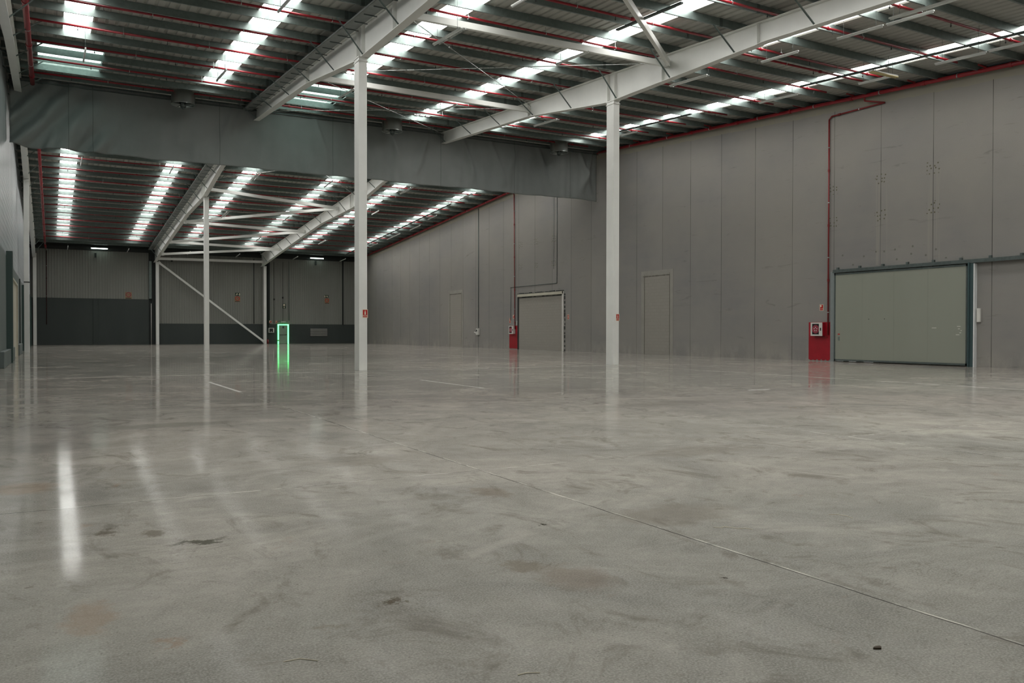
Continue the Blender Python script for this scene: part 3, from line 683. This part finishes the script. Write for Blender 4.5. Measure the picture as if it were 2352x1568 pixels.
q = MB(); q.box(X-.16, X-.0, 19.72, 19.95, 0, 4.2); q.box(X-.22, X-.16, 19.86, 19.92, 0, 4.2); q.build('door_post', M['teal'], d)
q = MB(); q.box(X-.07, X, 26.49, 26.70, 0, 4.25); q.build('door_post', M['postg'], d)
q = MB(); q.box(X-.17, X-.0, 19.66, 19.71, 0, 4.15); q.build('foam_seal', M['foam'], d)
q = MB(); q.box(X-.10, X, 19.48, 19.62, 1.80, 2.35); q.build('counterweight_box', M['white'], d, bevel=.01)
for y in (24.55, 23.75):
    q = MB(); q.tube((X-.14, y, 1.98), (X-.13, y, 1.98), .02, 8); q.build('bolt_hole', M['black'], leaf)
q = MB(); q.box(X-.136, X-.13, 26.10, 26.22, 1.27, 1.32); q.build('warning_sticker', M['signr'], leaf)
q = MB(); q.box(X-.136, X-.13, 26.12, 26.20, 1.0, 1.18); q.build('pull_handle', M['galv'], leaf)
q = MB()
for y0, y1, z in ((20.25,20.4,1.62),(20.28,20.36,1.52),(20.22,20.3,1.36),(20.3,20.45,1.28),(21.3,21.5,1.56),(20.2,20.25,1.45)): q.box(X-.132, X-.1295, y0, y1, z, z+.025)
q.build('paint_scuff', M['white'], leaf)
q = MB()
for y0, y1 in ((25.9,26.3),(25.2,25.6),(24.3,24.8)): q.box(X-.135, X-.129, y0, y1, .03, .07)
q.build('white_filler', M['foam'], leaf)
# bricked-up openings
def infill(name, y0, y1, zt, label):
    o = struct(thing(name, label, 'bricked doorway', (X, (y0+y1)/2, 0)))
    b = MB(); b.box(X-.02, X, y0-.28, y0, 0, zt+.3); b.box(X-.02, X, y1, y1+.28, 0, zt+.3); b.box(X-.02, X, y0, y1, zt, zt+.3); b.build('plaster_surround', M['plaster'], o)
    b = MB(); b.box(X-.012, X, y0+.05, y1-.05, 0, zt-.05); b.build('block_infill', M['brick'], o)
    b = MB(); rnd = random.Random(3)
    z = 0
    while z < zt:
        for yy in (y0+.03, y1-.03): ww = rnd.uniform(.015, .05); b.box(X-.024, X-.004, yy-ww/2, yy+ww/2, z, z+.16)
        z += .15
    yy = y0
    while yy < y1: ww = rnd.uniform(.03, .08); b.box(X-.024, X-.004, yy, yy+.16, zt-.03-ww/2, zt-.03+ww/2); yy += .15
    b.build('rough_joint', M['joint'], o)
infill('door_2', 38.35, 40.8, 4.85, 'bricked-up narrow doorway just right of the right column')
infill('door_3', 66.85, 69.35, 4.85, 'distant bricked-up narrow doorway beyond the hose cabinet')
o = struct(thing('door_4', 'bricked-up wide doorway with white jamb beside the distant hose cabinet', 'bricked doorway', (X, 53.3, 0)))
b = MB(); b.box(X-.012, X, 50.05, 56.5, 0, 4.1); b.build('block_infill', M['brick'], o)
b = MB(); b.box(X-.1, X, 49.98, 56.6, 4.15, 4.33); b.box(X-.14, X, 49.98, 56.6, 4.12, 4.17); b.build('door_header', M['cream'], o)
b = MB(); b.box(X-.1, X, 49.95, 50.12, 0, 4.3); b.build('door_jamb', M['white'], o)
b = MB(); b.box(X-.06, X, 56.5, 56.66, 0, 4.3); b.build('door_jamb', M['dark'], o)
b = MB(); rnd = random.Random(5); y = 50.
while y < 56.5: b.box(X-.11, X-.0, y, y+.3, 4.33, 4.33+rnd.uniform(.02, .09)); b.box(X-.03, X, y, y+.3, 4.02, 4.02+rnd.uniform(.02, .08)); y += .3
for i in range(14): b.box(X-.03, X, 49.82, 49.93, i*.31, i*.31+rnd.uniform(.1, .3))
b.build('rough_joint', M['dark'], o)
b = MB(); b.box(X-.13, X, 49.88, 50.02, 1.8, 2.3); b.build('counterweight_box', M['white'], o)
b = MB(); b.box(X-.06, X, 56.72, 56.8, 1.9, 2.25); b.build('junction_box', M['white'], o)
# ---------------------------------------------------------------- hose cabinets on red backboards
def backboard(y0, y1, label, seed):
    rnd = random.Random(seed); b = MB(); n = 24; pts = [(X-.012, y1, 1.87), (X-.012, y0, 1.87)]
    for i in range(n+1):
        y = y0+(y1-y0)*i/n; pts.append((X-.012, y, .03+max(0, .09*math.sin(i*1.35+seed))*rnd.uniform(.4, 1)))
    b.prism(pts, (-.001, 0, 0), (.010, 0, 0)); tag(b.build('red_backboard', M['redp']), label, 'backboard', 'red boards behind the hose cabinets')
backboard(26.74, 28.02, 'red painted board beside the big grey sliding door', 1)
backboard(56.72, 58.05, 'small distant red painted board beside the wide bricked doorway', 2)
def cabinet(yc, label, dark=False):
    s = .31; zc = 1.53; o = thing('hose_cabinet', label, 'fire hose cabinet', (X-.012, yc, zc-s), 'fire hose cabinets')
    x1 = X-.02; x0 = x1-.2
    b = MB(); b.box(x0, x1, yc-s-.02, yc+s+.02, zc-s, zc+s); b.build('cabinet_body', M['redp' if not dark else 'white'], o, bevel=.01)
    dr = MB()
    gy0, gy1 = yc-s+.16, yc+s-.05
    for a, c, e, f in ((yc-s-.03, gy0, zc-s-.01, zc+s+.01), (gy1, yc+s+.03, zc-s-.01, zc+s+.01), (gy0, gy1, zc+s-.05, zc+s+.01), (gy0, gy1, zc-s-.01, zc-s+.06)): dr.box(x0-.02, x0, a, c, e, f)
    dr = dr.build('cabinet_door', M['white'], o)
    q = MB(); q.box(x0-.006, x0-.002, gy0, gy1, zc-s+.06, zc+s-.05); q.build('door_glass', M['glassd'], dr)
    cy, cz = (gy0+gy1)/2, zc
    q = MB(); q.ring((x0-.012, cy, cz), .17, .205, (1, 0, 0), .006, 28); q.ring((x0-.014, cy, cz), .0, .165, (1, 0, 0), .006, 28); q.build('hose_reel', M['hose'], o)
    q = MB()
    for i in range(5): t = i*2*math.pi/5+.3; q.ring((x0-.018, cy+.085*math.cos(t), cz+.085*math.sin(t)), 0, .026, (1, 0, 0), .004, 8)
    q.build('reel_spoke', M['white'], o)
    q = MB(); q.box(x0-.034, x0-.02, yc-s+.03, yc-s+.09, zc-.07, zc+.07); q.build('door_handle', M['black'], dr)
    return o
cabinet(27.37, 'square white-fronted fire hose cabinet with visible red reel, nearest one')
cabinet(57.4, 'small distant fire hose cabinet on the red board', True)
b = MB(); b.bar((X-.08, 26.85, 1.15), (X-.08, 27.15, 1.15), .03, .03); b.tube((X-.1, 26.86, 1.42), (X-.06, 26.86, 1.42), .03, 8)
tag(b.build('pipe_valve', M['redd']), 'small dark red pipe valve beside the nearest hose cabinet', 'valve')
# ---------------------------------------------------------------- signs
ROT_X = Matrix(((0, 0, -1), (-1, 0, 0), (0, 1, 0)))    # text facing -x : right = -y
ROT_Y = Matrix(((1, 0, 0), (0, 0, -1), (0, 1, 0)))     # text facing -y
def sign(c, face, wd, ht, label, kind, word=None, border=True):
    c = Vector(c); rot = ROT_X if face == 'x' else ROT_Y
    R = rot @ Vector((1, 0, 0)); U = Vector((0, 0, 1)); Nn = rot @ Vector((0, 0, 1))
    o = thing('wall_sign', label, 'sign', c)
    def rect(q, u0, u1, v0, v1, d0, d1):
        q.hexa([c+R*u+U*v+Nn*dd for dd in (d0, d1) for u, v in ((u0, v0), (u1, v0), (u1, v1), (u0, v1))])
    def pl(pts, d0=.006, d1=.008, mat='signw', nm='pictogram'):
        q = MB(); q.prism([c+R*u+U*v for u, v in pts], Nn*d0, Nn*d1); return q.build(nm, M[mat], o)
    q = MB(); rect(q, -wd/2, wd/2, -ht/2, ht/2, 0, .004)
    base = {'ext': 'signw', 'hose': 'signw', 'exit': 'signg', 'speed': 'signy', 'down': 'signg', 'alarm': 'signw'}[kind]
    q.build('sign_plate', M[base], o)
    w2, h2 = wd/2, ht/2
    if kind in ('ext', 'hose', 'alarm'):
        q = MB(); k = .08*wd; rect(q, -w2+k, w2-k, -h2*.38, h2-k, .004, .006); rect(q, -w2+k, w2-k, -h2+k, -h2*.48, .004, .006); q.build('sign_field', M['signr'], o)
    if kind == 'ext':
        pl([(-.11*wd, -.12*ht), (.11*wd, -.12*ht), (.11*wd, .18*ht), (.05*wd, .28*ht), (.02*wd, .40*ht), (-.02*wd, .40*ht), (-.05*wd, .28*ht), (-.11*wd, .18*ht)])
    if kind == 'hose': pl([(-.34*wd, .40*ht), (.0, .40*ht), (.0, .1*ht), (-.2*wd, .1*ht), (-.34*wd, .02*ht)])
    if kind == 'alarm': pl([(-.2*wd, .3*ht), (.2*wd, .3*ht), (.2*wd, 0), (-.2*wd, 0)])
    if kind == 'exit':
        s = 1 if c.x < 25 else -1
        pl([(s*.25*wd, -.36*ht), (s*.43*wd, -.36*ht), (s*.43*wd, .36*ht), (s*.25*wd, .36*ht)])
        pl([(s*-.38*wd, -.25*ht), (s*-.26*wd, -.3*ht), (s*-.05*wd, .2*ht), (s*-.14*wd, .38*ht), (s*-.24*wd, .2*ht)])
        pl([(s*-.05*wd, -.2*ht), (s*.08*wd, -.1*ht), (s*.06*wd, .12*ht), (s*-.02*wd, .1*ht)])
    if kind == 'down':
        pl([(-.28*wd, .05*ht), (.28*wd, .05*ht), (.28*wd, .43*ht), (-.28*wd, .43*ht)]); pl([(-.12*wd, -.42*ht), (.12*wd, -.42*ht), (.12*wd, -.08*ht), (-.12*wd, -.08*ht)])
    if kind == 'speed':
        q = MB(); q.ring(c+U*.12*ht+Nn*.004, .30*wd, .42*wd, Nn, .003, 28); q.build('warning_ring', M['signr'] if c.x > 10 else M['hose'], o)
        q = MB(); q.ring(c+U*.12*ht+Nn*.004, 0, .30*wd, Nn, .002, 28); q.build('sign_field', M['signy'], o)
        text('lettering', '10', .42*wd, M['hose'], o, c+U*.12*ht+Nn*.008, rot)
        q = MB(); rect(q, -w2*.85, w2*.85, -h2*.9, -h2*.68, .004, .006); q.build('caption_bar', M['dark'], o)
    if word: text('lettering', word, wd*.17, M['signw'], o, c-U*ht*.365+Nn*.007, rot)
    return o
sign((9.79, 28.3-.255, 2.03), 'y', .20, .30, 'red and white extinguisher sign on the nearest white column', 'ext', 'EXTINTOR')
sign((20.86, 28.3-.255, 2.0), 'y', .17, .29, 'small red extinguisher sign on the right white column', 'ext', 'EXTINTOR')
sign((X-.001, 27.27, 2.57), 'x', .22, .30, 'red and white hose sign above the nearest hose cabinet', 'hose')
sign((X-.001, 57.35, 2.58), 'x', .26, .3, 'tiny red sign above the distant hose cabinet, nearer the drop pipe', 'hose')
sign((X-.001, 57.95, 2.27), 'x', .24, .4, 'tiny red sign above the left edge of the distant red board', 'alarm')
sign((X-.001, 49.42, 2.45), 'x', .24, .35, 'tiny red sign on the wall right of the wide bricked doorway', 'ext')
YW = YF-.06
sign((18.25, YW, 5.47), 'y', .56, .34, 'dark green exit sign on the far wall left of the green door', 'exit')
sign((18.2, YW, 4.93), 'y', .6, .62, 'amber round speed sign under the left exit sign', 'speed')
sign((28.2, YW, 5.45), 'y', .5, .34, 'dark green exit sign on the far wall above the louvre vent', 'exit')
sign((28.27, YW, 4.92), 'y', .55, .62, 'amber round speed sign under the right exit sign', 'speed')
sign((7.27, YW, 5.1), 'y', .62, .7, 'amber round speed sign in the dark left bay of the far wall', 'speed')
sign((23.32, YW, 4.25), 'y', .36, .54, 'dark vertical exit sign high above the green door', 'down')
sign((21.78, YW, 2.46), 'y', .28, .28, 'tiny red sign above the hose box on the far wall', 'hose')
sign((22.46, YW, 2.46), 'y', .22, .3, 'tiny red and white sign near the green door top left', 'alarm')
# ---------------------------------------------------------------- far wall fittings
YD = YF-.09
d = struct(thing('door_5', 'emergency exit door outlined by a glowing green light strip', 'door', (23.2, YD, 0)))
b = MB(); b.box(22.72, 23.68, YD-.03, YD, .02, 2.07); lf = b.build('door_leaf', M['doorg'], d)
q = MB(); q.box(22.8, 23.55, YD-.09, YD-.06, .98, 1.02); q.box(22.8, 22.84, YD-.08, YD, .95, 1.05); q.box(23.5, 23.56, YD-.08, YD, .95, 1.08); q.build('push_bar', M['dark'], lf)
q = MB(); q.box(23.1, 23.3, YD-.036, YD-.03, 1.72, 1.98); q.build('door_notice', M['dado_l'], lf)
q = MB(); q.box(23.16, 23.24, YD-.04, YD-.036, 1.78, 1.94); q.build('door_notice', M['dark'], lf)
q = MB(); q.box(22.58, 22.70, YD-.06, YD, .42, 2.16); q.box(22.58, 22.70, YD-.06, YD, .0, .30); q.box(23.70, 23.82, YD-.06, YD, 0, 2.16); q.box(22.58, 23.82, YD-.06, YD, 2.09, 2.19); q.build('light_strip', M['green'], d)
b = MB(); b.box(22.95, 23.45, YD-.07, YD, 2.40, 2.50); b.box(22.9, 23.5, YD-.12, YD, 2.5, 2.53); tag(b.build('emergency_light', M['white']), 'small pale emergency light just above the green door', 'emergency light')
v = thing('louvre_vent', 'slatted metal louvre vent low on the far wall right of the green door', 'vent', (27.3, YD, .8))
b = MB(); b.box(26.28, 28.32, YD-.02, YD, .80, 1.72); b.build('vent_backing', M['black'], v)
for i in range(7):
    q = MB(); z = .86+i*.125; q.hexa([(26.3,YD-.09,z),(28.28,YD-.09,z),(28.28,YD-.02,z+.06),(26.3,YD-.02,z+.06),(26.3,YD-.09,z+.035),(28.28,YD-.09,z+.035),(28.28,YD-.02,z+.095),(26.3,YD-.02,z+.095)]); q.build('louvre_slat', M['louv'], v)
h = thing('hose_cabinet', 'pale framed hose box with dark glass on the far wall', 'fire hose cabinet', (21.85, YD, 1.2), 'fire hose cabinets')
b = MB(); b.box(21.55, 22.15, YD-.2, YD, 1.24, 1.78); b.build('cabinet_body', M['white'], h); q = MB(); q.box(21.62, 22.02, YD-.206, YD-.2, 1.3, 1.71); q.build('door_glass', M['black'], h)
q = MB(); q.box(21.78, 21.88, YD-.212, YD-.206, 1.31, 1.38); q.build('hose_nozzle', M['white'], h)
e = thing('fire_extinguisher', 'red fire extinguisher standing at the foot of the far right column', 'fire extinguisher', (21.42, 93.9, 0))
for x in (21.42,):
    b = MB(); b.tube((x, 93.9, .0), (x, 93.9, .42), .09, 12); b.tube((x, 93.9, .42), (x, 93.9, .5), .09, 12, r2=.03); b.build('extinguisher_body', M['red'], e, smooth=True)
    b = MB(); b.tube((x, 93.9, .5), (x, 93.9, .56), .025, 8); b.bar((x-.06, 93.9, .57), (x+.05, 93.9, .58), .03, .03); b.build('valve_handle', M['black'], e)
def pipe(pts, r, mat, label, cat, name):
    b = MB()
    for a, c in zip(pts[:-1], pts[1:]): b.tube(a, c, r, 8)
    return tag(b.build(name, M[mat], smooth=True), label, cat)
pipe([(19.95, 94.1, 9.4), (19.95, 94.1, 2.25)], .045, 'dark', 'dark vertical conduit on the far wall left of the right column', 'conduit', 'wall_conduit')
pipe([(21.52, 94.1, 9.1), (21.52, 94.1, 1.8)], .05, 'dark', 'black conduit close to the right of the far right column', 'conduit', 'wall_conduit')
pipe([(22.18, 94.15, 9.2), (22.18, 94.15, 2.3)], .02, 'dark', 'thin conduit with a small round box left of the green door', 'conduit', 'wall_conduit')
pipe([(23.17, 94.15, 9.2), (23.17, 94.15, 2.55), (22.55, 94.15, 2.55)], .016, 'dark', 'thin cable running down to the green door light', 'cable', 'wall_cable')
pipe([(23.84, 94.12, 9.3), (23.84, 94.12, 2.62)], .035, 'dado_l', 'grey conduit down the cladding right of the green door', 'conduit', 'wall_conduit')
pipe([(30.17, 94.12, 9.6), (30.17, 94.12, 2.1)], .05, 'dark', 'dark pipe down the far wall near the right corner', 'pipe', 'wall_conduit')
pipe([(30.17, 94.0, 9.62), (30.7, 93.9, 9.75), (30.9, 93.7, 9.9)], .05, 'dark', 'dark elbow pipe at the top of the far right corner', 'pipe', 'wall_conduit')
pipe([(9.42, 94.0, 4.3), (9.42, 94.0, .0)], .03, 'white', 'thin pale pipe down the dark far wall beside the downpipe box', 'pipe', 'wall_conduit')
b = MB(); b.box(9.22, 9.48, YF-.30, YF-.0, 4.8, 8.75); tag(b.build('rainwater_downpipe', M['galv'], bevel=.02), 'wide galvanised rainwater box left of the far left column', 'downpipe')
b = MB(); b.box(9.5, 9.95, YF-.12, YF-.02, 0, 9.3); struct(b.build('trim_2', M['dark']), 'dark vertical joint strip behind the far left column', 'trim')
for x, z, lb in ((22.18, 4.99, 'small dark round box on the thin conduit left of the green door'), (23.15, 5.2, 'small dark detector above the vertical exit sign')):
    b = MB(); b.box(x-.08, x+.08, YF-.2, YF-.08, z-.1, z+.1); tag(b.build('junction_box', M['black'], bevel=.02), lb, 'junction box')
for x, z, lb in ((4.21, 9.1, 'dark horn speaker under the left lit tube light'), (26.91, 9.25, 'dark horn speaker under the right lit tube light'), (11.45, 9.0, 'dark horn speaker near the far left column top')):
    o = thing('horn_speaker', lb, 'speaker', (x, YF, z)); b = MB(); b.box(x-.09, x+.09, YF-.3, YF-.12, z-.22, z+.25); b.build('speaker_body', M['dark'], o, bevel=.02)
    b = MB(); b.box(x-.03, x+.03, YF-.14, YF-.03, z-.03, z+.03); b.build('wall_bracket', M['black'], o)
# ---------------------------------------------------------------- right wall conduits
pipe([(X-.03, 63.5, 12.0), (X-.03, 63.5, 1.7)], .035, 'dado_l', 'grey conduit running down to the socket box on the right wall', 'conduit', 'wall_conduit')
pipe([(X-.03, 63.5, 1.1), (X-.03, 63.5, .0)], .012, 'galvd', 'thin cable from the socket box down to the floor', 'cable', 'wall_cable')
pipe([(X-.025, 50.9, 11.3), (X-.025, 50.9, 4.94), (X-.025, 57.8, 4.94), (X-.025, 57.8, 2.3)], .02, 'galvd', 'thin grey conduit stepping over the wide bricked doorway', 'conduit', 'wall_conduit')
pipe([(X-.025, 51.35, 11.3), (X-.025, 51.35, 6.)], .012, 'galvd', 'very thin cable beside the stepping conduit', 'cable', 'wall_cable')
o = thing('socket_box', 'pale wall socket box at the bottom of the grey conduit', 'socket box', (X, 63.5, 1.1))
b = MB(); b.box(X-.16, X, 63.3, 63.75, 1.1, 1.65); b.build('box_body', M['white'], o, bevel=.02)
b = MB(); b.box(X-.175, X-.16, 63.5, 63.68, 1.4, 1.56); b.build('box_window', M['dark'], o)
b = MB(); b.tube((X-.12, 63.75, 1.25), (X-.2, 63.95, 1.35), .05, 8); b.build('socket_outlet', M['white'], o)
# ---------------------------------------------------------------- left wall fittings
for i, y in enumerate((42.6, 67., 72.5, 78., 83.5, 89.)):
    b = MB(); b.box(XL, XL+.24, y-.35, y+.35, 0, 4.9 if i == 0 else 4.6); tag(b.build('wall_pilaster', M['post']), ['dark green pilaster at the left edge of the picture'][0] if i == 0 else 'dark green pilaster on the left wall, %s beyond the strapped column' % ORD[i-1], 'pilaster')
d = struct(thing('door_6', 'cream doorway in the left wall before the strapped column', 'door', (XL, 51, 0)))
b = MB(); b.box(XL-.02, XL+.02, 47.6, 54.5, 0, 3.95); b.build('door_leaf', M['cream'], d)
b = MB(); b.box(XL, XL+.10, 47.4, 47.6, 0, 4.02); b.box(XL, XL+.1, 54.5, 54.7, 0, 4.02); b.box(XL, XL+.1, 47.4, 54.7, 3.95, 4.05); b.build('door_frame', M['cream'], d)
for i, (a, c) in enumerate(((36., 42.2), (43.0, 47.3), (54.8, 60.6))):
    b = MB(); b.box(XL, XL+.17, a, c, 0, .62); struct(b.build('baseboard_left' if i == 0 else 'baseboard_left.%03d' % i, M['dado_l'], bevel=.02), 'grey concrete kerb along the left wall', 'kerb')
b = MB(); b.box(XL, XL+.06, 60.75, 60.95, 0, 4.7); struct(b.build('trim_3', M['dark']), 'dark joint strip beside the strapped column', 'trim')
# ---------------------------------------------------------------- debris on the floor
def debris(x, y, label, mat, s, cat, seed):
    rnd = random.Random(seed); b = MB(); n = 9; pts = []
    for i in range(n): t = 2*math.pi*i/n; r_ = s*rnd.uniform(.5, 1); pts.append((x+r_*1.5*math.cos(t), y+r_*.7*math.sin(t), .001))
    b.prism(pts, (0, 0, 0), (0, 0, s*.35)); tag(b.build(cat.replace(' ', '_'), M[mat]), label, cat)
def thread(pts, label):
    b = MB()
    for a, c in zip(pts[:-1], pts[1:]): b.tube((a[0], a[1], .003), (c[0], c[1], .003), .0022, 5)
    tag(b.build('white_thread', M['signw']), label, 'thread')
thread([(4.14, 4.42), (4.18, 4.38), (4.22, 4.40), (4.27, 4.30), (4.32, 4.29), (4.34, 4.24)], 'short curly white thread on the floor right of the long joint')
thread([(5.20, 4.30), (5.26, 4.27), (5.28, 4.2), (5.26, 4.13)], 'hooked white thread on the floor far right of the joint')
thread([(1.66, 2.90), (1.70, 2.90), (1.75, 2.875)], 'short straight white thread at the bottom centre of the floor')
thread([(.86, 3.50), (.93, 3.50), (.99, 3.44)], 'faint white thread on the floor at the lower left')
debris(3.19, 2.37, 'small dark dry leaf on the floor at the lower right', 'leaf', .022, 'dry leaf', 3)
